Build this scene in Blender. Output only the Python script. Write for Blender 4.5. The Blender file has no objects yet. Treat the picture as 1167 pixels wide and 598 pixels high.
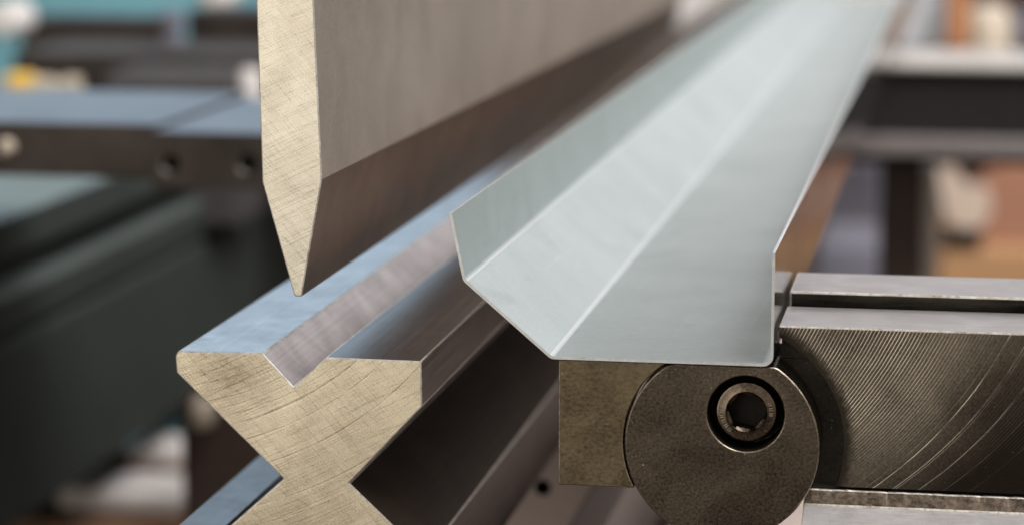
import bpy, bmesh, math, random
from mathutils import Vector, noise as mnoise
random.seed(7)
C = bpy.context.scene
COL = C.collection
MM = 0.001

# ------------------------------------------------------------------ camera, world, lamps
PITCH, YAW = 9.295, 10.027            # degrees: looking down, heading turned to the left of the tool's length
CAM = Vector((145.46, -552.28, 113.33))  # millimetres; the front faces of the tools stand on y = 0
cam_data = bpy.data.cameras.new('camera')
cam = bpy.data.objects.new('camera', cam_data); COL.objects.link(cam)
cam.location = CAM * MM
cam.rotation_euler = (math.radians(90 - PITCH), 0, math.radians(YAW))
cam_data.sensor_width = 36
cam_data.lens = 36 * 3000 / 1167
cam_data.clip_start = 0.02
cam_data.clip_end = 60
cam_data.dof.use_dof = True
cam_data.dof.focus_distance = 0.572
cam_data.dof.aperture_fstop = 10.3
cam_data.dof.aperture_blades = 0
C.camera = cam

w = bpy.data.worlds.new('World'); C.world = w; w.use_nodes = True
wn, wl = w.node_tree.nodes, w.node_tree.links
wn.clear()
wo = wn.new('ShaderNodeOutputWorld'); wb = wn.new('ShaderNodeBackground')
tc = wn.new('ShaderNodeTexCoord'); sep = wn.new('ShaderNodeSeparateXYZ')
wl.new(tc.outputs['Generated'], sep.inputs[0])
mr = wn.new('ShaderNodeMapRange'); mr.inputs[1].default_value = -1; mr.inputs[2].default_value = 1
wl.new(sep.outputs['Y'], mr.inputs[0])
cr = wn.new('ShaderNodeValToRGB')
cr.color_ramp.elements[0].position = 0.0; cr.color_ramp.elements[0].color = (0.74, 0.67, 0.57, 1)
cr.color_ramp.elements[1].position = 1.0; cr.color_ramp.elements[1].color = (0.24, 0.19, 0.155, 1)
e = cr.color_ramp.elements.new(0.5); e.color = (0.22, 0.185, 0.155, 1)
wl.new(mr.outputs[0], cr.inputs[0]); wl.new(cr.outputs[0], wb.inputs[0]); wb.inputs[1].default_value = 0.75
wl.new(wb.outputs[0], wo.inputs[0])

def area(name, loc, target, sx, sy, power, col, spread=180):
    d = bpy.data.lights.new(name, 'AREA'); d.shape = 'RECTANGLE'; d.size = sx; d.size_y = sy
    d.energy = power; d.color = col; d.spread = math.radians(spread)
    o = bpy.data.objects.new(name, d); COL.objects.link(o)
    o.location = loc
    o.rotation_euler = (Vector(target) - Vector(loc)).to_track_quat('-Z', 'Y').to_euler()
    return o
area('window_light', (-1.55, 3.4, 1.1), (0, 0, 0.1), 2.0, 1.5, 8.6, (0.50, 0.75, 1.0))
area('window_light', (0.85, 3.4, 1.1), (0, 0, 0.1), 2.4, 1.5, 9.0, (0.95, 0.95, 1.0))  # neutral half split off the unseen window to lessen blue reflections
area('ceiling_light', (1.25, 0.5, 1.35), (0.05, 0.3, 0), 1.6, 1.6, 32, (0.97, 0.98, 1.0))
area('background_fill_light', (0.9, -0.1, 1.75), (0.1, 1.5, -0.2), 1.2, 1.2, 14, (1.0, 0.97, 0.95), 75)  # unseen lamp added to brighten the background
area('front_light', (-0.72, -1.35, 0.12), (0, 0, 0), 0.9, 0.9, 5.0, (1.0, 0.95, 0.87))  # unseen lamp added low in front for sheen on the tool ends

C.view_settings.view_transform = 'Standard'
C.view_settings.look = 'None'
C.view_settings.exposure = 0.0
C.view_settings.gamma = 1.0
C.cycles.use_denoising = True
C.cycles.max_bounces = 8
C.cycles.sample_clamp_indirect = 6

# ------------------------------------------------------------------ helpers
_th, _ps = math.radians(PITCH), math.radians(YAW)
_f0 = Vector((-math.sin(_ps), math.cos(_ps), 0)); _r = Vector((math.cos(_ps), math.sin(_ps), 0))
_f = _f0 * math.cos(_th) - Vector((0, 0, math.sin(_th))); _u = Vector((0, 0, math.cos(_th))) + _f0 * math.sin(_th)
def at(px, py, y):
    """x, z in millimetres of the point of the plane y (mm) seen at a spot of the photograph"""
    d = _f * 3000 + _r * (px - 583.5) - _u * (py - 299)
    p = CAM + d * ((y - CAM.y) / d.y)
    return (p.x, p.z)

def tag(o, label=None, cat=None, group=None, kind=None):
    if label: o['label'] = label
    if cat: o['category'] = cat
    if group: o['group'] = group
    if kind: o['kind'] = kind
    return o
def empty(name, loc, label, cat, group=None):
    o = bpy.data.objects.new(name, None); COL.objects.link(o)
    o.location = Vector(loc) * MM; o.empty_display_size = 0.02
    return tag(o, label, cat, group)
def link(name, bm, mats, parent=None, smooth=None):
    """one mesh object; the bmesh is in world millimetres"""
    bmesh.ops.recalc_face_normals(bm, faces=bm.faces)
    me = bpy.data.meshes.new(name)
    if parent is None:
        lo = Vector([min(v.co[i] for v in bm.verts) for i in range(3)])
        hi = Vector([max(v.co[i] for v in bm.verts) for i in range(3)])
        off = Vector(((lo.x + hi.x) / 2, (lo.y + hi.y) / 2, lo.z))
    else:
        off = Vector((0, 0, 0)); q = parent
        while q: off += q.location / MM; q = q.parent
    for v in bm.verts: v.co = (v.co - off) * MM
    bm.to_mesh(me); bm.free()
    for m in (mats if isinstance(mats, (list, tuple)) else [mats]): me.materials.append(m)
    o = bpy.data.objects.new(name, me); COL.objects.link(o)
    if parent is None: o.location = off * MM
    else: o.parent = parent
    if smooth:
        for p in me.polygons: p.use_smooth = True
        me.set_sharp_from_angle(angle=math.radians(smooth))
    return o
def bevel(o, w, seg=2, mat=None, angle=20):
    b = o.modifiers.new('bevel', 'BEVEL'); b.width = w * MM; b.segments = seg
    b.limit_method = 'ANGLE'; b.angle_limit = math.radians(angle); b.harden_normals = False
    b.use_clamp_overlap = True
    if mat is not None: b.material = mat
    return o
def prism(bm, pa, ya, pb, yb, mcap=1, mside=0):
    """loft from outline pa (x, z) on plane ya to outline pb on plane yb"""
    A = [bm.verts.new((x, ya, z)) for x, z in pa]; B = [bm.verts.new((x, yb, z)) for x, z in pb]
    f = bm.faces.new(A); f.material_index = mcap
    f = bm.faces.new(B[::-1]); f.material_index = mcap
    n = len(A)
    for i in range(n):
        g = bm.faces.new((A[i], B[i], B[(i + 1) % n], A[(i + 1) % n])); g.material_index = mside[i] if isinstance(mside, list) else mside
def box(bm, x0, x1, y0, y1, z0, z1, m=0):
    V = [bm.verts.new((x, y, z)) for x in (x0, x1) for y in (y0, y1) for z in (z0, z1)]
    for q in ((0, 1, 3, 2), (4, 6, 7, 5), (0, 4, 5, 1), (2, 3, 7, 6), (0, 2, 6, 4), (1, 5, 7, 3)):
        bm.faces.new([V[i] for i in q]).material_index = m
def longprism(bm, prof, y0, y1, m=0):   # outline in x, z run along y
    prism(bm, prof, y0, prof, y1, m, m)
def xprism(bm, prof, x0, x1, mats):      # outline in y, z run along x; mats: one index per side
    A = [bm.verts.new((x0, y, z)) for y, z in prof]; B = [bm.verts.new((x1, y, z)) for y, z in prof]
    bm.faces.new(A).material_index = mats[0]; bm.faces.new(B[::-1]).material_index = mats[0]
    n = len(A)
    for i in range(n): bm.faces.new((A[i], B[i], B[(i + 1) % n], A[(i + 1) % n])).material_index = mats[i]
def lathe(bm, prof, c, axis='y', seg=48, m=0):
    """prof: (radius, offset along axis); c: centre"""
    rings = []
    for r, t in prof:
        ring = []
        for k in range(seg):
            a = 2 * math.pi * k / seg; u, v = r * math.cos(a), r * math.sin(a)
            p = {'y': (c[0] + u, c[1] + t, c[2] + v), 'x': (c[0] + t, c[1] + u, c[2] + v), 'z': (c[0] + u, c[1] + v, c[2] + t)}[axis]
            ring.append(bm.verts.new(p))
        rings.append(ring)
    for a, b in zip(rings, rings[1:]):
        for k in range(seg):
            bm.faces.new((a[k], b[k], b[(k + 1) % seg], a[(k + 1) % seg])).material_index = m
    bm.faces.new(rings[0]).material_index = m; bm.faces.new(rings[-1][::-1]).material_index = m

# ------------------------------------------------------------------ materials
class NT:
    def __init__(s, name):
        s.m = bpy.data.materials.new(name); s.m.use_nodes = True
        s.n, s.l = s.m.node_tree.nodes, s.m.node_tree.links
        s.b = s.n['Principled BSDF']
        t = s.n.new('ShaderNodeTexCoord'); g = s.n.new('ShaderNodeNewGeometry')
        mp = s.n.new('ShaderNodeMapping'); mp.inputs['Scale'].default_value = (1000, 1000, 1000)
        s.l.new(g.outputs['Position'], mp.inputs[0]); s.p = mp.outputs[0]   # place in millimetres
    def val(s, sock, v):
        if hasattr(v, 'is_output'): s.l.new(v, sock)
        else: sock.default_value = v
    def math(s, op, a, b=0.0, clamp=False):
        n = s.n.new('ShaderNodeMath'); n.operation = op; n.use_clamp = clamp
        s.val(n.inputs[0], a); s.val(n.inputs[1], b); return n.outputs[0]
    def sep(s, v=None):
        n = s.n.new('ShaderNodeSeparateXYZ'); s.l.new(v or s.p, n.inputs[0]); return n.outputs
    def comb(s, x, y, z):
        n = s.n.new('ShaderNodeCombineXYZ')
        for i, q in enumerate((x, y, z)): s.val(n.inputs[i], q)
        return n.outputs[0]
    def map(s, scale=(1, 1, 1), rot=(0, 0, 0), v=None):
        r = s.n.new('ShaderNodeMapping'); r.inputs['Rotation'].default_value = [math.radians(a) for a in rot]
        s.l.new(v or s.p, r.inputs[0])
        n = s.n.new('ShaderNodeMapping'); n.inputs['Scale'].default_value = scale
        s.l.new(r.outputs[0], n.inputs[0]); return n.outputs[0]
    def noise(s, v=None, scale=1.0, detail=3, rough=0.5, dist=0.0, dims='3D', w=None):
        n = s.n.new('ShaderNodeTexNoise'); n.noise_dimensions = dims
        if dims == '1D': s.val(n.inputs['W'], w)
        else: s.l.new(v or s.p, n.inputs['Vector'])
        n.inputs['Scale'].default_value = scale; n.inputs['Detail'].default_value = detail
        n.inputs['Roughness'].default_value = rough; n.inputs['Distortion'].default_value = dist
        return n.outputs['Fac']
    def rng(s, v, a, b, c=0.0, d=1.0):
        n = s.n.new('ShaderNodeMapRange'); s.val(n.inputs[0], v)
        for i, q in enumerate((a, b, c, d)): n.inputs[i + 1].default_value = q
        return n.outputs[0]
    def mix(s, f, a, b, mode='MIX'):
        n = s.n.new('ShaderNodeMix'); n.data_type = 'RGBA'; n.blend_type = mode
        s.val(n.inputs[0], f); s.val(n.inputs[6], a if hasattr(a, 'is_output') else (*a, 1)); s.val(n.inputs[7], b if hasattr(b, 'is_output') else (*b, 1))
        return n.outputs[2]
    def bump(s, h, strength=0.3, dist=0.05):
        n = s.n.new('ShaderNodeBump'); n.inputs['Strength'].default_value = strength; n.inputs['Distance'].default_value = dist * MM
        s.l.new(h, n.inputs['Height']); s.l.new(n.outputs[0], s.b.inputs['Normal'])
    def wear(s, radius=0.8, lo=0.48, hi=0.60, scale=0.9):
        """0..1 where an edge of the thing is chipped or rubbed bright"""
        b = s.n.new('ShaderNodeBevel'); b.samples = 6; b.inputs['Radius'].default_value = radius * MM
        g = s.n.new('ShaderNodeNewGeometry')
        v = s.n.new('ShaderNodeVectorMath'); v.operation = 'DOT_PRODUCT'
        s.l.new(b.outputs[0], v.inputs[0]); s.l.new(g.outputs['True Normal'], v.inputs[1])
        e = s.rng(v.outputs['Value'], 0.985, 0.90)
        return s.math('MULTIPLY', e, s.rng(s.noise(None, scale, 4, 0.65), lo, hi))
    def done(s, col, rough=0.4, metal=1.0):
        s.val(s.b.inputs['Base Color'], col if hasattr(col, 'is_output') else (*col, 1))
        s.val(s.b.inputs['Roughness'], rough); s.val(s.b.inputs['Metallic'], metal)
        return s.m

def cut_face(name, light, dark, arcs=None, hatch=1.0, stain=None, amount=0.8):
    """sawn and filed end face: cross-hatched scratches, stains, optional saw arcs (cx, cz, period)"""
    t = NT(name)
    def scratches(ang, period, seed):
        v = t.map((0.035, 1, 1.0 / period), (0, ang, 0))
        return t.noise(v, 1.0, 1, 0.5)
    s1 = t.rng(scratches(26, 0.20, 0), 0.52, 0.62)
    s2 = t.rng(scratches(-50, 0.22, 0), 0.54, 0.64)
    s3 = t.rng(scratches(14, 0.22, 0), 0.52, 0.68)
    s4 = t.rng(scratches(-27, 0.32, 0), 0.56, 0.70)
    grain = t.noise(None, 3.0, 4, 0.75)
    blot = t.noise(None, 0.07, 4, 0.6, 0.6)
    mid = t.noise(None, 0.45, 4, 0.65)
    sc = t.math('ADD', t.math('MULTIPLY', s1, 0.36), t.math('ADD', t.math('MULTIPLY', s2, 0.30), t.math('ADD', t.math('MULTIPLY', s3, 0.18), t.math('MULTIPLY', s4, 0.18))))
    sc = t.math('MULTIPLY', sc, t.rng(mid, 0.35, 0.6, 0.25 * amount, 1.15 * amount))
    f = t.math('SUBTRACT', t.rng(grain, 0.30, 0.70, 0.50, 1.20), sc)
    f = t.math('ADD', f, t.rng(blot, 0.3, 0.7, -0.20, 0.16))
    f = t.math('ADD', f, t.rng(mid, 0.3, 0.7, -0.12, 0.10))
    h = t.math('SUBTRACT', t.math('MULTIPLY', grain, 0.7), sc)
    if arcs:
        cx, cz, per = arcs
        o = t.sep(); dx = t.math('SUBTRACT', o[0], cx); dz = t.math('SUBTRACT', o[2], cz)
        r = t.math('SQRT', t.math('ADD', t.math('MULTIPLY', dx, dx), t.math('MULTIPLY', dz, dz)))
        r = t.math('ADD', r, t.math('MULTIPLY', t.noise(None, 0.25, 2), 0.15))
        jit = t.math('MULTIPLY', t.noise(dims='1D', w=r, scale=0.45, detail=1), 4.0)
        sn = t.math('SINE', t.math('ADD', t.math('MULTIPLY', r, 2 * math.pi / per), jit))
        ln = t.math('MULTIPLY', t.rng(sn, 0.93, 1.0), t.rng(t.noise(None, 0.14, 3), 0.36, 0.58, 0.15, 1.0))
        f = t.math('SUBTRACT', f, t.math('MULTIPLY', ln, 0.34)); h = t.math('SUBTRACT', h, t.math('MULTIPLY', ln, 0.8))
    if stain:      # old oil stain with an uneven outline
        sx, sz, sr = stain
        o = t.sep(); dx = t.math('SUBTRACT', o[0], sx); dz = t.math('MULTIPLY', t.math('SUBTRACT', o[2], sz), 1.25)
        d = t.math('ADD', t.math('SQRT', t.math('ADD', t.math('MULTIPLY', dx, dx), t.math('MULTIPLY', dz, dz))), t.math('MULTIPLY', t.noise(None, 0.3, 4, 0.6), 8.0))
        f = t.math('SUBTRACT', f, t.rng(d, sr * 0.55, sr * 1.5, 0.42, 0.0))
    col = t.mix(t.math('MINIMUM', t.math('MAXIMUM', f, 0.0), 1.0), dark, light)
    rs = t.rng(t.noise(None, 0.5, 4, 0.7), 0.56, 0.72, 0.0, 0.45)
    col = t.mix(rs, col, t.mix(0.5, col, (0.42, 0.25, 0.14)))
    fl = t.rng(t.noise(t.map((0.35, 1, 2.4), (0, 20, 0)), 1.6, 3, 0.7), 0.60, 0.72, 0.0, 0.65)      # sparkle of the cut metal, painted as bright flecks
    col = t.mix(fl, col, (0.96, 0.90, 0.78))
    col = t.mix(t.math('MULTIPLY', t.wear(0.9, 0.46, 0.60), 0.9), col, (0.95, 0.92, 0.85))
    t.bump(h, 0.22 * hatch, 0.08)
    return t.done(col, t.rng(grain, 0.3, 0.7, 0.26, 0.48), 0.85)

def steel(name, light, dark, rough=(0.25, 0.45), streak=(1, 0.02, 1), scale=1.5, blot=0.05, bump=0.1, metal=1.0, speck=0.0, rust=None, spec=None, wear=None):
    """machined steel with streaks along one direction, blotches and specks"""
    t = NT(name)
    st = t.noise(t.map(streak), scale, 4, 0.6)
    bl = t.noise(None, blot, 4, 0.6, 0.5)
    gr = t.noise(None, 2.2, 5, 0.7)
    f = t.math('ADD', t.rng(st, 0.3, 0.7, -0.05, 0.55), t.rng(bl, 0.3, 0.7, -0.1, 0.6), True)
    f = t.math('ADD', f, t.rng(gr, 0.35, 0.7, -0.16, 0.16), True)
    col = t.mix(f, dark, light)
    if rust: col = t.mix(t.math('MULTIPLY', t.rng(t.noise(None, 0.35, 5, 0.7), 0.55, 0.75), 0.5), col, rust)
    r = t.rng(t.math('ADD', st, t.math('MULTIPLY', gr, 0.5)), 0.5, 1.0, rough[0], rough[1])
    if speck:
        sp = t.math('MULTIPLY', t.rng(t.noise(None, 1.3, 3, 0.6), 0.66, 0.71), t.rng(t.noise(None, 0.12, 2), 0.45, 0.6, 0.15, 1.0))
        col = t.mix(t.math('MULTIPLY', sp, speck), col, (0.75, 0.70, 0.62))
    if wear: col = t.mix(t.math('MULTIPLY', t.wear(0.7, 0.50, 0.62), 0.85), col, wear)
    t.bump(t.math('ADD', st, t.math('MULTIPLY', gr, 0.6)), bump, 0.08)
    if spec is not None: t.b.inputs['Specular IOR Level'].default_value = spec
    return t.done(col, r, metal)

def paint(name, col, rough=0.55, var=0.25, metal=0.0, scale=0.02, spec=0.4):
    t = NT(name)
    n = t.math('ADD', t.math('MULTIPLY', t.noise(None, scale, 5, 0.65), 0.6), t.math('MULTIPLY', t.noise(None, scale * 14, 3, 0.6), 0.4))
    c = t.mix(t.rng(n, 0.32, 0.68), tuple(q * (1 - var) for q in col), tuple(min(1, q * (1 + var)) for q in col))
    t.b.inputs['Specular IOR Level'].default_value = spec
    return t.done(c, t.rng(n, 0.3, 0.7, rough - 0.1, rough + 0.12), metal)

M = {}
M['punch_end'] = cut_face('ground punch end', (0.87, 0.82, 0.70), (0.32, 0.27, 0.20))
M['die_end'] = cut_face('sawn die end', (0.92, 0.825, 0.635), (0.25, 0.195, 0.13), (-35, 54, 2.1), 1.0, (-15, -5, 11))
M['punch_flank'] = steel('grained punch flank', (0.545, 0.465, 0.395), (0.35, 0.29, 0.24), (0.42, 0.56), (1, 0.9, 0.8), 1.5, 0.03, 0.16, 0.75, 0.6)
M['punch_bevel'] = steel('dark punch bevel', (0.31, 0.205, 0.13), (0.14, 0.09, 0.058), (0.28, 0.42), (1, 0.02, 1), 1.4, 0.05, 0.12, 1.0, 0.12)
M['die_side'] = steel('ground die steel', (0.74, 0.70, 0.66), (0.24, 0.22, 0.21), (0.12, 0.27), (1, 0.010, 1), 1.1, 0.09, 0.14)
M['die_groove'] = steel('darker die groove', (0.54, 0.50, 0.485), (0.22, 0.195, 0.185), (0.14, 0.28), (1, 0.008, 1), 1.0, 0.08, 0.14)  # same steel in a darker tone on the V faces
M['die_reflect'] = steel('die top with painted reflection', (0.235, 0.19, 0.155), (0.10, 0.08, 0.065), (0.14, 0.28), (1, 0.010, 1), 1.1, 0.09, 0.14)  # dark reflection of the punch painted into the right top
M['die_dark'] = steel('oiled shaded die steel', (0.095, 0.068, 0.050), (0.035, 0.025, 0.019), (0.34, 0.50), (1, 0.02, 1), 1.0, 0.05, 0.12, 0.6, 0.0, None, 0.25)  # oily sides, with the shade beneath the sheet painted in
M['worn_edge'] = steel('worn bright edge', (0.92, 0.90, 0.85), (0.42, 0.37, 0.30), (0.22, 0.50), (1, 1, 1), 0.8, 0.22, 0.5, 0.3)
M['rail'] = steel('blued rail steel', (0.46, 0.48, 0.50), (0.28, 0.29, 0.30), (0.30, 0.45), (1, 0.05, 1), 1.2, 0.1, 0.2)

# ------------------------------------------------------------------ the tools in the middle
# punch: a blade whose lower end is ground to a chisel tip
front = [(-10.2, 96.0), (-8.35, 77.4), (-7.6, 37.6), (-0.75, 12.7), (0.85, 12.55), (5.8, 38.6), (4.4, 77.5), (3.8, 96.0)]
back = []
for x, z in front: back.append((x - 16.5, z - 12.2))
back[5] = (back[5][0], back[5][1] - 2.0)
bm = bmesh.new()
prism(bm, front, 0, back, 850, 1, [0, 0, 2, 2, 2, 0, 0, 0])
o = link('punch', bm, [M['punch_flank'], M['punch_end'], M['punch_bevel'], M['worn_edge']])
bevel(o, 0.30, 2, 3)
tag(o, 'tall steel punch blade with a chisel tip hanging over the grooved die', 'punch')

# die: an X shaped bar with a V groove in its top
die = [(-27.6, -0.5), (-8.2, -0.3), (-1.1, -7.74), (6.2, -0.75), (27.65, -0.85), (27.8, -11.0), (11.2, -28.9), (28.4, -44.9), (28.3, -64.5),
       (-28.3, -64.5), (-28.4, -51.0), (-3.8, -28.6), (-28.0, -5.4), (-28.2, -1.6)]
bm = bmesh.new()
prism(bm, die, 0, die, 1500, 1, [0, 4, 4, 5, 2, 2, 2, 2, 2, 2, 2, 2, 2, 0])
o = link('die', bm, [M['die_side'], M['die_end'], M['die_dark'], M['worn_edge'], M['die_groove'], M['die_reflect']])
bevel(o, 0.35, 2, 3)
tag(o, 'x-shaped steel die block with a V groove in its top under the punch', 'die')

bm = bmesh.new()
longprism(bm, [(-31.4, -43.0), (-20.3, -43.0), (-23.8, -48.4), (-31.4, -48.4)], -40, 900)
o = link('guide_rail', bm, [M['rail'], M['worn_edge']])
bevel(o, 0.4, 2, 1)
tag(o, 'narrow bluish steel bar running along the lower left of the die', 'rail')

# sheet: folded galvanised profile
def sheet_material(name, rough, metal, light, dark):
    t = NT(name)
    br = t.noise(t.map((0.10, 1.5, 1.5), (0, 0, 2)), 2.2, 4, 0.7)
    fl = t.noise(None, 0.03, 3, 0.5, 0.4)
    gr = t.noise(t.map((0.5, 2.6, 2.6)), 1.6, 4, 0.7)
    f = t.math('ADD', t.math('MULTIPLY', t.rng(br, 0.3, 0.7), 0.5), t.math('ADD', t.math('MULTIPLY', t.rng(fl, 0.3, 0.7), 0.25), t.math('MULTIPLY', t.rng(gr, 0.3, 0.7), 0.4)))
    sl = t.rng(t.noise(t.map((0.9, 0.006, 0.9), (0, 0, 1.5)), 1.0, 2, 0.5), 0.66, 0.70, 0.0, 0.10)      # drag lines from handling
    sm = t.rng(t.noise(t.map((0.05, 0.02, 0.05), (0, 0, 30)), 1.0, 4, 0.6, 0.8), 0.56, 0.72, 0.0, 0.22)   # faint oily smears
    f = t.math('SUBTRACT', t.math('ADD', f, sl), sm)
    t.bump(t.math('ADD', br, gr), 0.14, 0.05)
    return t.done(t.mix(f, dark, light), t.rng(f, 0.2, 0.8, rough + 0.06, rough - 0.04), metal)
M['sheet'] = sheet_material('galvanised sheet', 0.42, 0.6, (0.565, 0.63, 0.63), (0.33, 0.38, 0.375))
M['sheet_outer'] = sheet_material('smooth galvanised sheet back', 0.16, 1.0, (0.48, 0.48, 0.48), (0.36, 0.36, 0.36))
M['sheet_bend'] = sheet_material('bend with painted highlight', 0.34, 0.6, (0.74, 0.78, 0.80), (0.58, 0.62, 0.63))  # crease highlights painted as a paler tone on the bends
M['sheet_edge'] = steel('sheared sheet edge', (0.84, 0.88, 0.90), (0.62, 0.64, 0.64), (0.3, 0.5), (1, 1, 1), 2.0, 0.3, 0.2, 0.4)
def fillet(pts, r, n=6):
    out = [Vector(pts[0])]
    for a, b, c in zip(pts, pts[1:], pts[2:]):
        a, b, c = Vector(a), Vector(b), Vector(c)
        u, v = (a - b).normalized(), (c - b).normalized()
        half = u.angle(v) / 2; d = r / math.tan(half)
        ctr = b + (u + v).normalized() * (r / math.sin(half))
        p0, p1 = b + u * d - ctr, b + v * d - ctr
        ang = p0.angle_signed(p1)
        for k in range(n + 1):
            q = ang * k / n; cs, sn = math.cos(-q), math.sin(-q)
            out.append(ctr + Vector((p0.x * cs - p0.y * sn, p0.x * sn + p0.y * cs)))
    out.append(Vector(pts[-1])); return out
T = 0.62
outer = [(34.3, 32.0), (37.3, 17.5), (56.6, 0.95), (104.55, 0.95), (104.6, 25.4)]
mid = fillet(outer, 2.3, 8)
nrm = []
for i, p in enumerate(mid):
    d = (mid[min(i + 1, len(mid) - 1)] - mid[max(i - 1, 0)]).normalized(); nrm.append(Vector((-d.y, d.x)))
inner = [p + n * T for p, n in zip(mid, nrm)]
bm = bmesh.new()
NY = 60
L = 1250
rows = []
for j in range(NY + 1):
    y = -1.5 + L * j / NY
    rows.append(([bm.verts.new((p.x, y, p.y)) for p in mid], [bm.verts.new((p.x, y, p.y)) for p in inner]))
n = len(mid)
for (a0, b0), (a1, b1) in zip(rows, rows[1:]):
    for i in range(n - 1):
        bm.faces.new((a0[i], a1[i], a1[i + 1], a0[i + 1])).material_index = 1
        bm.faces.new((b0[i], b0[i + 1], b1[i + 1], b1[i])).material_index = 3 if (mid[i + 1] - mid[i]).length < 1.0 else 0
    for i in (0, n - 1):
        bm.faces.new((a0[i], b0[i], b1[i], a1[i])).material_index = 2
for a, b in (rows[0], rows[-1]):
    for i in range(n - 1): bm.faces.new((a[i], a[i + 1], b[i + 1], b[i])).material_index = 2
o = link('folded_sheet', bm, [M['sheet'], M['sheet_outer'], M['sheet_edge'], M['sheet_bend']], None, 40)
tag(o, 'long pale galvanised sheet folded into an open channel, resting on the gauge finger', 'sheet metal')

# ------------------------------------------------------------------ back gauge: finger block, cam disk with bolt, arm, ledge
DX, DZ, DR = 93.6, -17.1, 21.0
M['block'] = steel('brown oiled block', (0.24, 0.195, 0.125), (0.075, 0.058, 0.035), (0.34, 0.52), (0.75, 1, 1.1), 1.3, 0.07, 0.28, 1.0, 0.25, None, None, (0.50, 0.42, 0.30))
M['disk'] = steel('brown oiled disk', (0.185, 0.150, 0.118), (0.045, 0.036, 0.029), (0.20, 0.36), (1, 1, 1), 1.6, 0.055, 0.40, 1.0, 0.9, (0.19, 0.145, 0.085), None, (0.62, 0.54, 0.44))
M['socket'] = steel('burnished bolt steel', (0.24, 0.19, 0.145), (0.075, 0.058, 0.045), (0.22, 0.38), (1, 1, 1), 1.6, 0.3, 0.25, 1.0, 0.1)
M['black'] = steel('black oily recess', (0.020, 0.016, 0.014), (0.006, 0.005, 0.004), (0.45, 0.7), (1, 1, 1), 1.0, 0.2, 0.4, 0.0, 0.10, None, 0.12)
M['edge_dim'] = steel('worn brown edge', (0.62, 0.54, 0.44), (0.22, 0.17, 0.12), (0.25, 0.45), (1, 1, 1), 1.2, 0.5, 0.2)

gauge = empty('back_gauge', (100, 15, -34), 'dark steel gauge arm with a round bolted cam disk carrying the folded sheet', 'gauge')
# finger block with the hollow the disk sits in
prof = [(57.95, 0.45), (57.95, -27.4)]
R2 = DR + 0.45
a0 = math.pi + math.asin((DZ + 27.4) / -R2 * -1); a1 = math.pi - math.asin((0.45 - DZ) / R2)
for k in range(25):
    a = a0 + (a1 - a0) * k / 24; prof.append((DX + R2 * math.cos(a), DZ + R2 * math.sin(a)))
bm = bmesh.new(); prism(bm, prof, 0.6, prof, 34, 0, 0)
bevel(link('finger_block', bm, [M['block'], M['edge_dim']], gauge), 0.30, 2, 1, 30)
# disk with a flat seat on top and an eccentric counterbore
HX, HZ, HR = 98.7, -9.85, 8.3
bm = bmesh.new(); N = 96
ring = []
for k in range(N):
    a = 2 * math.pi * k / N
    ca, sa = math.cos(a), math.sin(a)
    # ray from the hole centre to the disk edge
    ox, oz = HX - DX, HZ - DZ; b_ = ox * ca + oz * sa
    tt = -b_ + math.sqrt(b_ * b_ - (ox * ox + oz * oz - DR * DR))
    x, z = HX + ca * tt, HZ + sa * tt
    if z > 0.5: z = 0.5; x = HX + ca / sa * (0.5 - HZ)
    ring.append((x, z, HX + HR * ca, HZ + HR * sa))
Fo = [bm.verts.new((x, 0, z)) for x, z, _, _ in ring]; Bo = [bm.verts.new((x, 13, z)) for x, z, _, _ in ring]
Fi = [bm.verts.new((x, 0, z)) for _, _, x, z in ring]; Bi = [bm.verts.new((x, 9, z)) for _, _, x, z in ring]
for k in range(N):
    j = (k + 1) % N
    bm.faces.new((Fo[k], Fo[j], Fi[j], Fi[k])).material_index = 0
    bm.faces.new((Fo[j], Fo[k], Bo[k], Bo[j])).material_index = 0
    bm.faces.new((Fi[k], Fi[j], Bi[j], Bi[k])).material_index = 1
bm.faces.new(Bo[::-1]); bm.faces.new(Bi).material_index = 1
disk = link('cam_disk', bm, [M['disk'], M['black'], M['edge_dim']], gauge, 30)
bevel(disk, 0.28, 2, 2, 35)
# socket head bolt: collar with a hexagonal socket and rolled rim
bm = bmesh.new(); N = 72
def hexr(a, r):    # distance from the centre to the side of a hexagon
    k = (a + math.radians(10)) % (math.pi / 3) - math.pi / 6
    return r * math.cos(math.pi / 6) / math.cos(k)
spec = [(lambda a: 6.75, 8.8, 0), (lambda a: 6.75, 2.6, 0), (lambda a: 6.35, 2.05, 0), (lambda a: 5.9, 1.95, 0), (lambda a: 4.75, 2.05, 0),
        (lambda a: 4.45, 1.9, 0), (lambda a: 4.3, 2.1, 0), (lambda a: hexr(a, 4.25), 2.45, 0), (lambda a: hexr(a, 4.2), 6.2, 0)]
rings = []
for fr, y, m in spec:
    rings.append([bm.verts.new((HX + fr(2 * math.pi * k / N) * math.cos(2 * math.pi * k / N), y, HZ + fr(2 * math.pi * k / N) * math.sin(2 * math.pi * k / N))) for k in range(N)])
for q, (a, b) in enumerate(zip(rings, rings[1:])):
    for k in range(N): bm.faces.new((a[k], b[k], b[(k + 1) % N], a[(k + 1) % N])).material_index = spec[q + 1][2]
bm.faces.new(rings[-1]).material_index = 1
bm.faces.new(rings[0][::-1])
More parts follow.
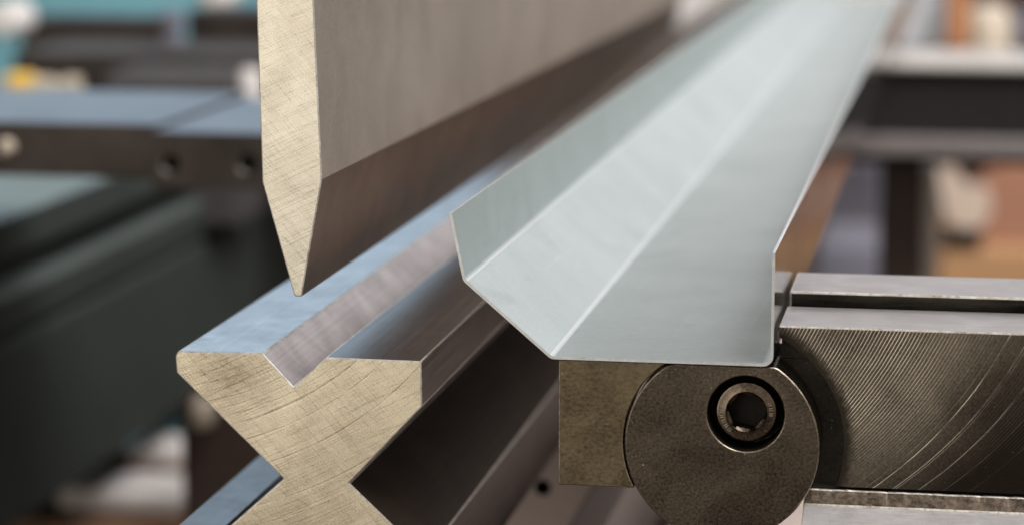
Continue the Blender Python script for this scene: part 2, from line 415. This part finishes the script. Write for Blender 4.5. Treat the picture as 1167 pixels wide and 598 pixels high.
# faint stamped strokes round the rim
for deg in (168, 180, 192, 204, 216, 228, 356, 8, 20):
    a = math.radians(deg); ca, sa = math.cos(a), math.sin(a)
    for s in (-0.22, 0.22):
        c = Vector((HX + 5.35 * ca - s * sa, 1.95, HZ + 5.35 * sa + s * ca)); r_ = Vector((ca, 0, sa)) * 0.42; t_ = Vector((-sa, 0, ca)) * 0.09
        V = [bm.verts.new(c + r_ * i + t_ * j + Vector((0, y, 0))) for y in (-0.09, 0.3) for i, j in ((-1, -1), (1, -1), (1, 1), (-1, 1))]
        for f in ((0, 1, 2, 3), (0, 1, 5, 4), (1, 2, 6, 5), (2, 3, 7, 6), (3, 0, 4, 7)): bm.faces.new([V[i] for i in f]).material_index = 2
link('bolt', bm, [M['socket'], M['black'], M['edge_dim']], disk, 35)

# arm with fly cut face
def arm_material():
    t = NT('fly cut arm face')
    o = t.sep()
    R, zc = 96.0, 50.0
    dz = t.math('SUBTRACT', o[2], zc)
    wob = t.math('MULTIPLY', t.noise(None, 0.2, 2), 0.25)
    u = t.math('ADD', t.math('SUBTRACT', o[0], t.math('SQRT', t.math('SUBTRACT', R * R, t.math('MULTIPLY', dz, dz)))), wob)
    s = t.math('SINE', t.math('MULTIPLY', u, 2 * math.pi / 0.80))
    n1 = t.noise(dims='1D', w=u, scale=1.1, detail=3, rough=0.7)
    fade = t.rng(u, 46, 68, 1.0, 0.10)
    patch = t.rng(t.noise(None, 0.09, 4, 0.6), 0.3, 0.6, 0.25, 1.0)
    low = t.rng(o[2], -24, -10, 0.25, 1.0)     # the cutter ran out of bite towards the lower edge
    groove = t.math('MULTIPLY', t.math('MULTIPLY', t.rng(s, 0.1, 0.95), t.math('MULTIPLY', t.math('MULTIPLY', fade, patch), low)), t.rng(n1, 0.3, 0.5, 0.55, 1.0))
    f = groove
    # single deep scratches further right, each an arc of the same cutter
    for u0, wd, k in ((67.6, 0.26, 0.95), (66.0, 0.14, 0.3), (71.8, 0.22, 0.7), (72.5, 0.16, 0.45), (77.3, 0.24, 0.6), (82.5, 0.16, 0.25), (63.2, 0.12, 0.25), (88.0, 0.16, 0.15)):
        d = t.math('ABSOLUTE', t.math('SUBTRACT', u, u0))
        ln = t.math('MULTIPLY', t.rng(d, 0.02, wd, k, 0.0), t.rng(t.noise(None, 0.13, 3), 0.32, 0.58, 0.25, 1.0))
        f = t.math('MAXIMUM', f, ln)
    bl = t.noise(None, 0.06, 4, 0.6, 0.4)
    gr = t.noise(None, 1.6, 5, 0.7)
    base = t.mix(t.math('ADD', t.rng(bl, 0.3, 0.7, 0.0, 0.7), t.rng(gr, 0.35, 0.7, -0.25, 0.35), True), (0.09, 0.077, 0.062), (0.32, 0.28, 0.225))
    base = t.mix(t.rng(u, 60, 84), base, (0.035, 0.027, 0.023))
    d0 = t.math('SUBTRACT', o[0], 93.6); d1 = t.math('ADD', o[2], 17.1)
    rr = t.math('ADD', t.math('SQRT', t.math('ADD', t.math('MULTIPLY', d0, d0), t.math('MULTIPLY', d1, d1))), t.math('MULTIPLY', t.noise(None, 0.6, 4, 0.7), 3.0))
    oil_shade = t.rng(rr, 28.2, 30.2, 1.0, 0.0)      # soft shadow of the oily hollow, painted onto the face
    f = t.math('MULTIPLY', f, t.math('SUBTRACT', 1.0, oil_shade))
    col = t.mix(t.math('MULTIPLY', f, 0.72), base, (0.66, 0.59, 0.49))  # glints of the grooves painted as a paler tone
    col = t.mix(t.math('MULTIPLY', oil_shade, 0.9), col, (0.040, 0.034, 0.028))
    sp = t.rng(t.noise(None, 2.2, 2, 0.5), 0.72, 0.76, 0.0, 0.5)
    col = t.mix(sp, col, (0.7, 0.65, 0.55))
    t.bump(t.math('ADD', t.math('MULTIPLY', f, -1.0), t.math('MULTIPLY', gr, 0.3)), 0.35, 0.12)
    return t.done(col, t.rng(gr, 0.3, 0.7, 0.28, 0.42), 1.0)
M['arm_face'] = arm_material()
M['arm_top'] = steel('bright ground steel top', (0.66, 0.64, 0.63), (0.44, 0.42, 0.41), (0.28, 0.42), (0.06, 1, 1), 1.2, 0.08, 0.15)
M['arm_dark'] = steel('dark steel', (0.09, 0.08, 0.07), (0.03, 0.026, 0.022), (0.3, 0.5), (0.1, 1, 1), 1.0, 0.1, 0.2)
YA = 5.0
zt = at(890, 371, YA)[1]
R3 = 26.0
a0 = math.acos(min(1, (zt - DZ) / R3)); prof = []
zb = -26.2
XL = 105.3                       # the arm starts just right of the sheet's upright flange
s0 = math.acos((XL - DX) / R3)
s1 = math.asin((zb - DZ) / R3)
for k in range(33):
    a = s0 + (s1 - s0) * k / 32; prof.append((DX + R3 * math.cos(a), DZ + R3 * math.sin(a)))
prof += [(300, zb), (300, zt), (XL, zt)]
bm = bmesh.new()
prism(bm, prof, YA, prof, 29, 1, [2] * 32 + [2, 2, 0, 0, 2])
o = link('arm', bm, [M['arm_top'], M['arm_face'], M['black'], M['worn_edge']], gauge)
bevel(o, 0.35, 2, 3, 40).modifiers['bevel'].limit_method = 'WEIGHT'
att = o.data.attributes.new('bevel_weight_edge', 'FLOAT', 'EDGE')
for e_ in o.data.edges:
    a, b = [o.data.vertices[i].co + gauge.location for i in e_.vertices]
    if min(a.z, b.z) > (zt - 0.1) * MM and max(a.y, b.y) < (YA + 0.1) * MM: att.data[e_.index].value = 1.0
# plate behind the disk that closes the hollow of the arm
bm = bmesh.new(); box(bm, 84, 128, 11, 28, -31, 0.4); box(bm, 105.4, 112, 11, 28, 0.5, 7.8)
M['grime'] = steel('greasy dark housing', (0.075, 0.062, 0.052), (0.022, 0.018, 0.015), (0.35, 0.55), (1, 1, 1), 1.2, 0.15, 0.5, 0.5, 0.5, None, 0.3)
link('pivot_housing', bm, [M['grime']], gauge)
# second rail of the arm
zr = at(890, 331, 34)[1]
yr2 = 34 + 26
bm = bmesh.new(); xprism(bm, [(34, zr), (yr2, zr), (yr2, -30), (34, -30)], XL, 300, [0, 1, 1, 1])
o = link('rear_rail', bm, [M['arm_top'], M['arm_dark'], M['worn_edge']], gauge); bevel(o, 0.5, 2, 2)
M['step_face'] = steel('crumbly brown step', (0.30, 0.24, 0.19), (0.04, 0.032, 0.026), (0.3, 0.5), (0.6, 1, 1), 1.4, 0.25, 0.6, 0.8, 0.5)
M['ledge_face'] = steel('bright filed ledge', (0.84, 0.82, 0.84), (0.60, 0.58, 0.59), (0.3, 0.5), (0.15, 1, 1), 1.6, 0.12, 0.2, 0.45)
# lower ledge: dark step and a bright worn face
bm = bmesh.new()
xprism(bm, [(YA + 14, -26.9), (YA - 0.2, -26.9), (YA - 2.0, -30.0), (YA - 8.5, -33.0), (YA - 8.5, -52), (YA + 14, -52)], 111.2, 300, [0, 1, 2, 1, 1, 1])
bmesh.ops.subdivide_edges(bm, edges=[e for e in bm.edges if abs(e.verts[0].co.x - e.verts[1].co.x) > 50], cuts=220)
for v in bm.verts:
    if v.co.y < YA + 1 and v.co.z > -28:
        q = mnoise.noise(Vector((v.co.x * 0.5, v.co.z * 0.7, 3.1))) + 0.5 * mnoise.noise(Vector((v.co.x * 1.1, v.co.z, 7.7)))
        v.co.z += 0.12 * q; v.co.y -= 0.15 * q
o = link('ledge', bm, [M['arm_top'], M['step_face'], M['ledge_face'], M['worn_edge']], gauge)
bevel(o, 0.3, 2, 3, 25)

# ------------------------------------------------------------------ below: bed plate and table strip
M['pink'] = paint('pinkish grey primer', (0.46, 0.375, 0.34), 0.5, 0.12, 0.0, 0.03)
M['pinkd'] = paint('brown grey primer', (0.15, 0.115, 0.10), 0.5, 0.2, 0.0, 0.03)
M['hole'] = paint('dark bore', (0.008, 0.007, 0.006), 0.7, 0.1)
Yp = 190
def plate(bm, outline, hole, hr, y0, y1, mh=1):
    """flat plate with one round through hole"""
    n = 32; hx, hz = hole
    fr = [bm.verts.new((hx + hr * math.cos(2 * math.pi * k / n), y0, hz + hr * math.sin(2 * math.pi * k / n))) for k in range(n)]
    bk = [bm.verts.new((v.co.x, y1 - 0.5, v.co.z)) for v in fr]
    for k in range(n): bm.faces.new((fr[k], fr[(k + 1) % n], bk[(k + 1) % n], bk[k])).material_index = mh
    bm.faces.new(bk).material_index = mh
    A = [bm.verts.new((x, y0, z)) for x, z in outline]; B = [bm.verts.new((x, y1, z)) for x, z in outline]
    es = [bm.edges.new((A[i], A[(i + 1) % len(A)])) for i in range(len(A))] + [bm.edges.get((fr[k], fr[(k + 1) % n])) for k in range(n)]
    bmesh.ops.triangle_fill(bm, use_beauty=True, edges=es)
    bm.faces.new(B)
    for i in range(len(A)): bm.faces.new((A[i], A[(i + 1) % len(A)], B[(i + 1) % len(A)], B[i]))
bm = bmesh.new()
plate(bm, [(-12, -66), at(702, 505, Yp), at(648, 600, Yp), at(625, 660, Yp), (-12, at(625, 660, Yp)[1])], at(618.5, 555, Yp), 2.45, Yp, Yp + 14)
o = link('bracket_plate', bm, [M['pink'], M['hole']])
tag(o, 'flat pinkish grey plate with one small round hole beside the die', 'plate')
bm = bmesh.new()
xz = [at(664, 598, 150), at(702, 598, 150)]
longprism(bm, [(xz[0][0], -70), (xz[0][0] + 10, -70), (xz[0][0] + 10, -110), (xz[0][0], -110)], 90, 600, 0)
o = link('table_strip', bm, [M['pinkd']]); bevel(o, 0.8, 2)
tag(o, 'dull brown bed strip between the holed plate and the gauge disk', 'bed strip')
bm = bmesh.new()
longprism(bm, [(60, -88), (170, -88), (170, -120), (60, -120)], 60, 520, 0)
o = link('table_slab', bm, [M['pink']]); bevel(o, 1.2, 2)
tag(o, 'pale pink-grey machine table below the gauge disk and arm', 'machine table')

# ------------------------------------------------------------------ background, left
M['bed_paint'] = paint('dark green machine enamel', (0.044, 0.052, 0.048), 0.65, 0.25, 0.0, 0.01, 0.12)
M['bed_edge'] = paint('edge lit green enamel', (0.075, 0.088, 0.084), 0.6, 0.2, 0.0, 0.01, 0.2)  # light catching the bed's ledges, painted as a paler tone
M['bar_black'] = steel('blackened bar', (0.075, 0.060, 0.052), (0.025, 0.02, 0.018), (0.4, 0.6), (0.2, 1, 1), 0.6, 0.04, 0.2, 0.7)
M['bar_top'] = steel('bright bar top', (0.40, 0.40, 0.40), (0.23, 0.23, 0.235), (0.25, 0.4), (0.1, 1, 1), 0.3, 0.03, 0.1)
M['teal'] = paint('teal enamel', (0.17, 0.40, 0.47), 0.5, 0.15, 0.0, 0.004)
M['paleteal'] = paint('pale teal enamel', (0.17, 0.22, 0.22), 0.5, 0.12, 0.0, 0.01)
M['white'] = paint('off white enamel', (0.66, 0.62, 0.60), 0.45, 0.08, 0.0, 0.01)
M['white_blue'] = paint('cool white cabinet enamel', (0.80, 0.85, 0.92), 0.45, 0.06, 0.0, 0.01)
M['cream'] = paint('cream plastic', (0.50, 0.43, 0.34), 0.45, 0.12, 0.0, 0.02)
M['yellow'] = paint('yellow plastic', (0.75, 0.47, 0.08), 0.4, 0.12, 0.0, 0.02)
M['brown'] = paint('brown painted steel', (0.060, 0.036, 0.030), 0.5, 0.3, 0.0, 0.01)
M['rust'] = paint('rust brown wood', (0.24, 0.135, 0.085), 0.6, 0.25, 0.0, 0.02)
M['orange'] = paint('orange brown paint', (0.46, 0.20, 0.09), 0.5, 0.2, 0.0, 0.01)
M['card'] = paint('corrugated cardboard', (0.38, 0.21, 0.10), 0.7, 0.15, 0.0, 0.01)
M['cardo'] = paint('orange brown cardboard', (0.27, 0.125, 0.075), 0.7, 0.15, 0.0, 0.01)
M['cardl'] = paint('pale cardboard', (0.46, 0.36, 0.29), 0.7, 0.12, 0.0, 0.01)
M['greyst'] = steel('grey beam steel', (0.70, 0.66, 0.63), (0.54, 0.51, 0.48), (0.4, 0.55), (0.1, 1, 1), 0.2, 0.02, 0.1, 0.6)
M['flange'] = paint('grey flange paint', (0.17, 0.15, 0.145), 0.45, 0.2, 0.0, 0.01)
M['beam'] = paint('blackish beam paint', (0.018, 0.016, 0.016), 0.6, 0.35, 0.0, 0.01, 0.12)
M['violet'] = paint('violet grey plastic', (0.15, 0.145, 0.18), 0.5, 0.15, 0.0, 0.01)
M['floor'] = paint('concrete floor', (0.10, 0.075, 0.065), 0.6, 0.25, 0.0, 0.003)

# long bed of the machine
bm = bmesh.new()
prof = [(-250, -176), (-250, -100), (-254, -98), (-254, -95), (-250, -93), (-250, -79), (-254, -75.5), (-261, -75), (-261, -66), (-265, -62.5), (-900, -62.5), (-900, -176)]
prism(bm, prof, 150, prof, 1150, 0, [0, 0, 0, 0, 0, 1, 1, 0, 1, 0, 0, 0])
o = link('machine_bed', bm, [M['bed_paint'], M['bed_edge']]); tag(o, 'long dark green machine bed receding behind the punch at left', 'machine bed')

bm = bmesh.new(); box(bm, -900, -249, 260, 1100, -62, -45)
for f in bm.faces:
    if f.calc_center_median().z > -45.1: f.material_index = 1
o = link('cover_plate', bm, [M['bed_paint'], M['paleteal']]); bevel(o, 1, 2)
tag(o, 'pale teal cover plate lying on the dark machine bed under the holed bar', 'cover plate')
# bar with two holes
Yh = 350
bar = empty('holed_bar', (-150, 370, -15), 'black steel bar with bright top and two round holes, left of the punch', 'bar')
XE = at(338, 180, Yh)[0]
x0, zt_ = at(172, 150, Yh); zb_ = at(172, 214, Yh)[1]
bm = bmesh.new()
A_ = [(x0, zt_), (XE, zt_), (XE, zb_), (x0, zb_)]
# front block with two bores
def bored(bm, x0, x1, z0, z1, y0, y1, holes, hr, mf=0, mt=1, mh=2):
    """bar end with round bores; the front is cut into one panel per bore"""
    n = 32
    cuts = [x0] + [(a[0] + b[0]) / 2 for a, b in zip(holes, holes[1:])] + [x1]
    for (hx, hz), xa_, xb_ in zip(holes, cuts, cuts[1:]):
        O, F_, K, E_ = [], [], [], []
        angs = sorted([2 * math.pi * k / n for k in range(n)] + [math.atan2(z - hz, x - hx) % (2 * math.pi) for x in (xa_, xb_) for z in (z0, z1)])
        for a in angs:
            ca, sa = math.cos(a), math.sin(a)
            tt = min(((xb_ if ca > 0 else xa_) - hx) / ca if abs(ca) > 1e-6 else 1e9, ((z1 if sa > 0 else z0) - hz) / sa if abs(sa) > 1e-6 else 1e9)
            O.append(bm.verts.new((hx + tt * ca, y0, hz + tt * sa)))
            F_.append(bm.verts.new((hx + hr * ca, y0, hz + hr * sa))); K.append(bm.verts.new((hx + hr * 0.66 * ca, y0 + 2.2, hz + hr * 0.66 * sa))); E_.append(bm.verts.new((hx + hr * 0.66 * ca, y0 + 16, hz + hr * 0.66 * sa)))
        m = len(angs)
        for k in range(m):
            j = (k + 1) % m
            bm.faces.new((O[k], O[j], F_[j], F_[k])).material_index = mf
            bm.faces.new((F_[k], F_[j], K[j], K[k])).material_index = mh
            bm.faces.new((K[k], K[j], E_[j], E_[k])).material_index = mh + 1
        bm.faces.new(E_).material_index = mh + 1
    bmesh.ops.remove_doubles(bm, verts=bm.verts, dist=0.001)
    A = [bm.verts.new((x, y0 + 0.01, z)) for x, z in ((x0, z0), (x1, z0), (x1, z1), (x0, z1))]
    B = [bm.verts.new((x, y1, z)) for x, z in ((x0, z0), (x1, z0), (x1, z1), (x0, z1))]
    bm.faces.new(B).material_index = mf
    for i, m in ((0, mf), (1, mf), (2, mt), (3, mf)): bm.faces.new((A[i], A[(i + 1) % 4], B[(i + 1) % 4], B[i])).material_index = m
bored(bm, x0, XE, zb_, zt_, Yh, Yh + 120, [at(193, 187, Yh), at(281, 187, Yh)], 3.9)
M['bore'] = steel('bright bore steel', (0.45, 0.43, 0.40), (0.2, 0.18, 0.17), (0.3, 0.5))
o = link('bored_block', bm, [M['bar_black'], M['bar_top'], M['bore'], M['hole']], bar)
bm = bmesh.new()
xl, zl = at(0, 139, Yh + 8); zl0 = at(0, 200, Yh + 8)[1]
box(bm, -420, x0 - 0.5, Yh + 8, Yh + 128, zl0, zl)
for f in bm.faces:
    if f.calc_center_median().z > zl - 0.1: f.material_index = 1
o = link('bar_body', bm, [M['bar_black'], M['bar_top']], bar); bevel(o, 0.6, 2, None, 40)
bm = bmesh.new(); px_, pz_ = at(8, 168, Yh + 8); lathe(bm, [(3.6, 4), (3.6, -1), (2.2, -3.4), (0.6, -3.6)], (px_, Yh + 8, pz_), 'y', 24)
link('bolt_head', bm, [M['cream']], bar, 40)
bm = bmesh.new()
box(bm, -330, -300, Yh + 30, Yh + 100, -44.5, zl0 - 0.3)
link('support_foot', bm, [M['bar_black']], bar)

# rear cross beam with fittings
Yc = 820
cross = empty('rear_crossbeam', (-300, 850, -70), 'black cross beam with grey upper face and stepped top, behind the holed bar', 'beam')
zf1 = at(100, 60, Yc)[1]; zf0 = at(100, 113, Yc)[1]; xa = at(14, 60, Yc)[0]
bm = bmesh.new(); box(bm, xa, -100, Yc, Yc + 90, zf0 - 12, zf1)
for f in bm.faces:
    if f.calc_center_median().z > zf1 - 0.1: f.material_index = 1
M['beam_top'] = paint('worn dark grey beam top', (0.075, 0.07, 0.07), 0.6, 0.25, 0.0, 0.02, 0.15)
o = link('beam_body', bm, [M['bar_black'], M['beam_top']], cross); bevel(o, 2, 2)
xb0 = at(22, 30, Yc + 90)[0]; xb1 = at(185, 30, Yc + 90)[0]; zq0 = at(22, 34, Yc + 90)[1]; zq1 = at(22, 20, Yc + 90)[1]
bm = bmesh.new(); box(bm, xb0, xb1, Yc + 90.3, Yc + 130, zf1 - 20, zq1)
o = link('back_strip', bm, [M['bar_black']], cross); bevel(o, 1.5, 2)
bm = bmesh.new(); box(bm, at(212, 30, Yc + 90)[0], -90, Yc + 90.3, Yc + 140, zf1 - 20, at(250, 12, Yc + 90)[1])
o = link('back_block', bm, [M['bar_black']], cross); bevel(o, 1.5, 2)
bm = bmesh.new(); kx, kz = at(196, 24, Yc + 60)
lathe(bm, [(5.5, zf1 + 0.2 - kz), (5.5, -2), (7.5, -1), (7.5, 4), (5, 6)], (kx, Yc + 60, kz), 'z', 24)
link('knob', bm, [M['violet']], cross, 40)
# lower step of the beam
zs1 = at(150, 84, Yc - 60)[1]
bm = bmesh.new(); box(bm, at(120, 90, Yc - 60)[0], at(266, 90, Yc - 60)[0], Yc - 60, Yc - 0.4, -90, zs1)
o = link('front_step', bm, [M['beam_top']], cross); bevel(o, 2, 2)

bm = bmesh.new(); cx_, cz_ = at(285, 100, Yc - 40)
lathe(bm, [(4, -14), (6.2, -13), (6.6, 6), (5, 9), (2, 10)], (cx_, Yc - 40, cz_), 'z', 24)
o = link('clamp_pin', bm, [M['white']], None, 40); tag(o, 'blurred white upright pin just left of the punch', 'pin')
# white roller end, yellow cap
bm = bmesh.new(); cx_, cz_ = at(2, 24, Yc + 10)
lathe(bm, [(4, 30), (9.5, 28), (9.8, 2), (8, -1), (3, -2)], (cx_, Yc + 10, cz_), 'y', 32)
o = link('roller', bm, [M['white']], None, 40); tag(o, 'round white roller end at the upper left of the picture', 'roller')
bm = bmesh.new(); cx_, cz_ = at(243, -2, Yc + 160)
lathe(bm, [(4, 30), (8.5, 28), (9, 2), (7, -1), (3, -2)], (cx_, Yc + 160, cz_), 'y', 32)
o = link('roller', bm, [M['white']], None, 40); tag(o, 'round white roller end above the cross beam, near the punch', 'roller')
tube = empty('capped_tube', (*[at(50, 97, Yc - 110)[0], Yc - 110], at(50, 97, Yc - 110)[1]), 'cream tube with a yellow end cap lying above the holed bar', 'tube')
cx_, cz_ = at(24, 97, Yc - 110)
bm = bmesh.new(); lathe(bm, [(3, -6), (6.4, -5), (6.6, 6), (5.5, 6.5)], (cx_, Yc - 110, cz_), 'x', 24); link('end_cap', bm, [M['yellow']], tube, 40)
bm = bmesh.new(); lathe(bm, [(4.4, 6.7), (4.4, 16), (3.3, 16.5), (3.3, 24), (5, 24.5), (5, 31)], (cx_, Yc - 110, cz_), 'x', 24); link('tube_body', bm, [M['cream']], tube, 40)
bm = bmesh.new(); cx_, cz_ = at(-2, 250, 640)
lathe(bm, [(3, -9), (4.4, -8), (4.4, 7), (3, 9)], (cx_, 640, cz_), 'z', 24)
o = link('grease_cap', bm, [M['yellow']], None, 40); tag(o, 'small yellow cap at the left edge below the holed bar', 'cap')

# teal machine housing behind everything at left
bm = bmesh.new()
x1, _ = at(420, 0, 1700); box(bm, -1600, x1, 1700, 2300, -600, at(150, -60, 1700)[1])
o = link('machine_housing', bm, [M['teal']]); bevel(o, 10, 2)
tag(o, 'blurred teal machine housing in the background at upper left', 'machine')

# things low behind the bed at left
Yl = 1300
def lbox(name, p0, p1, y, d, mat, label, cat, bw=2):
    a, b = at(*p0, y), at(*p1, y)
    bm = bmesh.new(); box(bm, min(a[0], b[0]), max(a[0], b[0]), y, y + d, min(a[1], b[1]), max(a[1], b[1]))
    o = link(name, bm, [mat]); bevel(o, bw, 3); return tag(o, label, cat)
lbox('steel_post', (204, 452), (330, 660), 560, 50, M['brown'], 'dark brown steel post low behind the die at left', 'post', 4)
lbox('white_box', (62, 553), (204, 588), 640, 40, M['white'], 'wide blurred white box at the lower left', 'box', 4)
lbox('white_box', (143, 505), (204, 536), 700, 30, M['white'], 'smaller blurred white box above the wide one at lower left', 'box', 4)
lbox('teal_crate', (160, 478), (226, 510), 760, 40, M['teal'], 'blurred teal crate behind the smaller white box', 'crate', 4)
lbox('brown_shelf', (-10, 589), (290, 680), 630, 160, M['rust'], 'dark rust brown shelf under the wide white box', 'shelf', 4)
lbox('spool', (212, 455), (240, 492), 545, 14, M['cream'], 'blurred beige spool standing at the top of the dark brown post', 'spool', 5)

# ------------------------------------------------------------------ background, right
Yr = 900
rb = empty('channel_beam', (130, 920, -60), 'dark channel beam with pale flanges crossing behind the folded sheet at right', 'beam')
zA = at(1100, 80, Yr)[1]; zB = at(1100, 150, Yr)[1]; zC = at(1100, 158, Yr)[1]; zD = at(1100, 176, Yr)[1]
bm = bmesh.new(); box(bm, 60, 320, Yr, Yr + 85, zA, zA + 4); o = link('top_flange', bm, [M['greyst']], rb); bevel(o, 1, 2)
bm = bmesh.new(); box(bm, 60, 320, Yr + 6, Yr + 80, zC + 0.2, zA - 0.2); o = link('web', bm, [M['beam']], rb)
bm = bmesh.new(); box(bm, 60, 320, Yr - 10, Yr + 85, zD, zC); o = link('bottom_flange', bm, [M['flange']], rb); bevel(o, 1, 2)
bm = bmesh.new(); box(bm, 60, 320, Yr + 2, Yr + 80, zD - 6, zD - 0.2); o = link('lower_lip', bm, [M['beam']], rb)
def rbox(name, p0, p1, y, d, mat, label, cat, bw=2):
    return lbox(name, p0, p1, y, d, mat, label, cat, bw)
rbox('column', (1003, 186), (1049, 330), 960, 60, M['brown'], 'dark upright column under the channel beam at right', 'column', 2)
rbox('upright_strip', (1052, 188), (1066, 330), 1000, 40, M['greyst'], 'thin grey upright strip beside the dark column', 'strip', 2)
rbox('grey_bin', (940, 185), (1000, 262), 1500, 120, M['violet'], 'violet grey bin behind the folded sheet and left of the column', 'bin', 4)
rbox('grey_case', (930, 280), (1004, 330), 1250, 120, M['violet'], 'violet grey case below the bin, just above the gauge arm', 'case', 4)
# open cardboard box
cb = empty('cardboard_box', (150, 1340, -200), 'open orange brown cardboard box with pale flaps under the channel beam', 'box')
Yb = 1300
a, b = at(1068, 283, Yb), at(1260, 340, Yb)
bm = bmesh.new(); box(bm, a[0], b[0], Yb, Yb + 200, b[1], a[1]); o = link('box_body', bm, [M['card']], cb); bevel(o, 3, 2)
def flap(pts, y, th, tilt, mat):
    bm = bmesh.new(); P_ = [at(px, py, y) for px, py in pts]
    z0 = min(z for _, z in P_)
    A = [bm.verts.new((x, y + (z - z0) * tilt, z)) for x, z in P_]; B = [bm.verts.new((x, y + th + (z - z0) * tilt, z)) for x, z in P_]
    bm.faces.new(A); bm.faces.new(B[::-1])
    for i in range(len(A)): bm.faces.new((A[i], B[i], B[(i + 1) % len(A)], A[(i + 1) % len(A)]))
    o = link('flap', bm, [mat], cb); bevel(o, 1.2, 2)
flap([(1066, 192), (1088, 192), (1100, 212), (1126, 214), (1130, 240), (1118, 262), (1086, 262), (1074, 240)], Yb - 8, 5, 0.1, M['cardl'])
flap([(1110, 212), (1122, 196), (1150, 190), (1240, 190), (1240, 282), (1119, 282)], Yb + 30, 5, 0.15, M['cardo'])
bm = bmesh.new(); q0, q1 = at(1074, 260, Yb), at(1118, 284, Yb); box(bm, q0[0], q1[0], Yb - 1, Yb + 20, q1[1], q0[1]); link('hand_hole', bm, [M['hole']], cb)
bm = bmesh.new(); q0, q1 = at(1066, 186, Yb + 160), at(1260, 290, Yb + 160); box(bm, q0[0], q1[0], Yb + 170, Yb + 176, q1[1], q0[1]); link('back_panel', bm, [M['brown']], cb)
# things standing beyond the beam
rbox('white_cabinet', (1014, -60), (1071, 56), 1350, 160, M['white_blue'], 'blurred white cabinet beyond the channel beam at upper right', 'cabinet', 3)
rbox('orange_post', (1082, -60), (1104, 56), 1300, 40, M['orange'], 'orange brown post beside the white cabinet', 'post', 2)
bm = bmesh.new()
lathe(bm, [(16, at(1127, 70, 1350)[1]), (17, at(1127, 30, 1350)[1]), (13, at(1127, 12, 1350)[1]), (8, at(1127, 8, 1350)[1])], (at(1127, 30, 1350)[0], 1370, 0), 'z', 28)
o = link('beige_sack', bm, [M['cream']], None, 60); tag(o, 'rounded beige sack right of the orange post', 'sack')
rbox('dark_machine', (1106, -60), (1260, 60), 1500, 150, M['brown'], 'dark machine block behind the beige sack at the right edge', 'machine', 6)
rbox('violet_drum', (1157, 18), (1220, 60), 1400, 60, M['violet'], 'violet grey tub at the right edge beyond the channel beam', 'tub', 6)
# pale panel straight behind the far end of the punch
rbox('pale_panel', (770, -60), (1010, 60), 2000, 60, M['white'], 'pale panel glimpsed beyond the far end of the punch', 'panel', 4)

# floor far below and low back wall
bm = bmesh.new(); box(bm, -6000, 6000, -3000, 6000, -720, -700)
tag(link('floor', bm, [M['floor']]), kind='structure')
M['wall'] = paint('dim brown workshop wall', (0.10, 0.075, 0.065), 0.7, 0.3, 0.0, 0.002)
bm = bmesh.new(); box(bm, -4000, 4000, 2700, 2800, -699.5, 250)
tag(link('wall', bm, [M['wall']]), 'dim brown low workshop wall closing the background', 'wall')
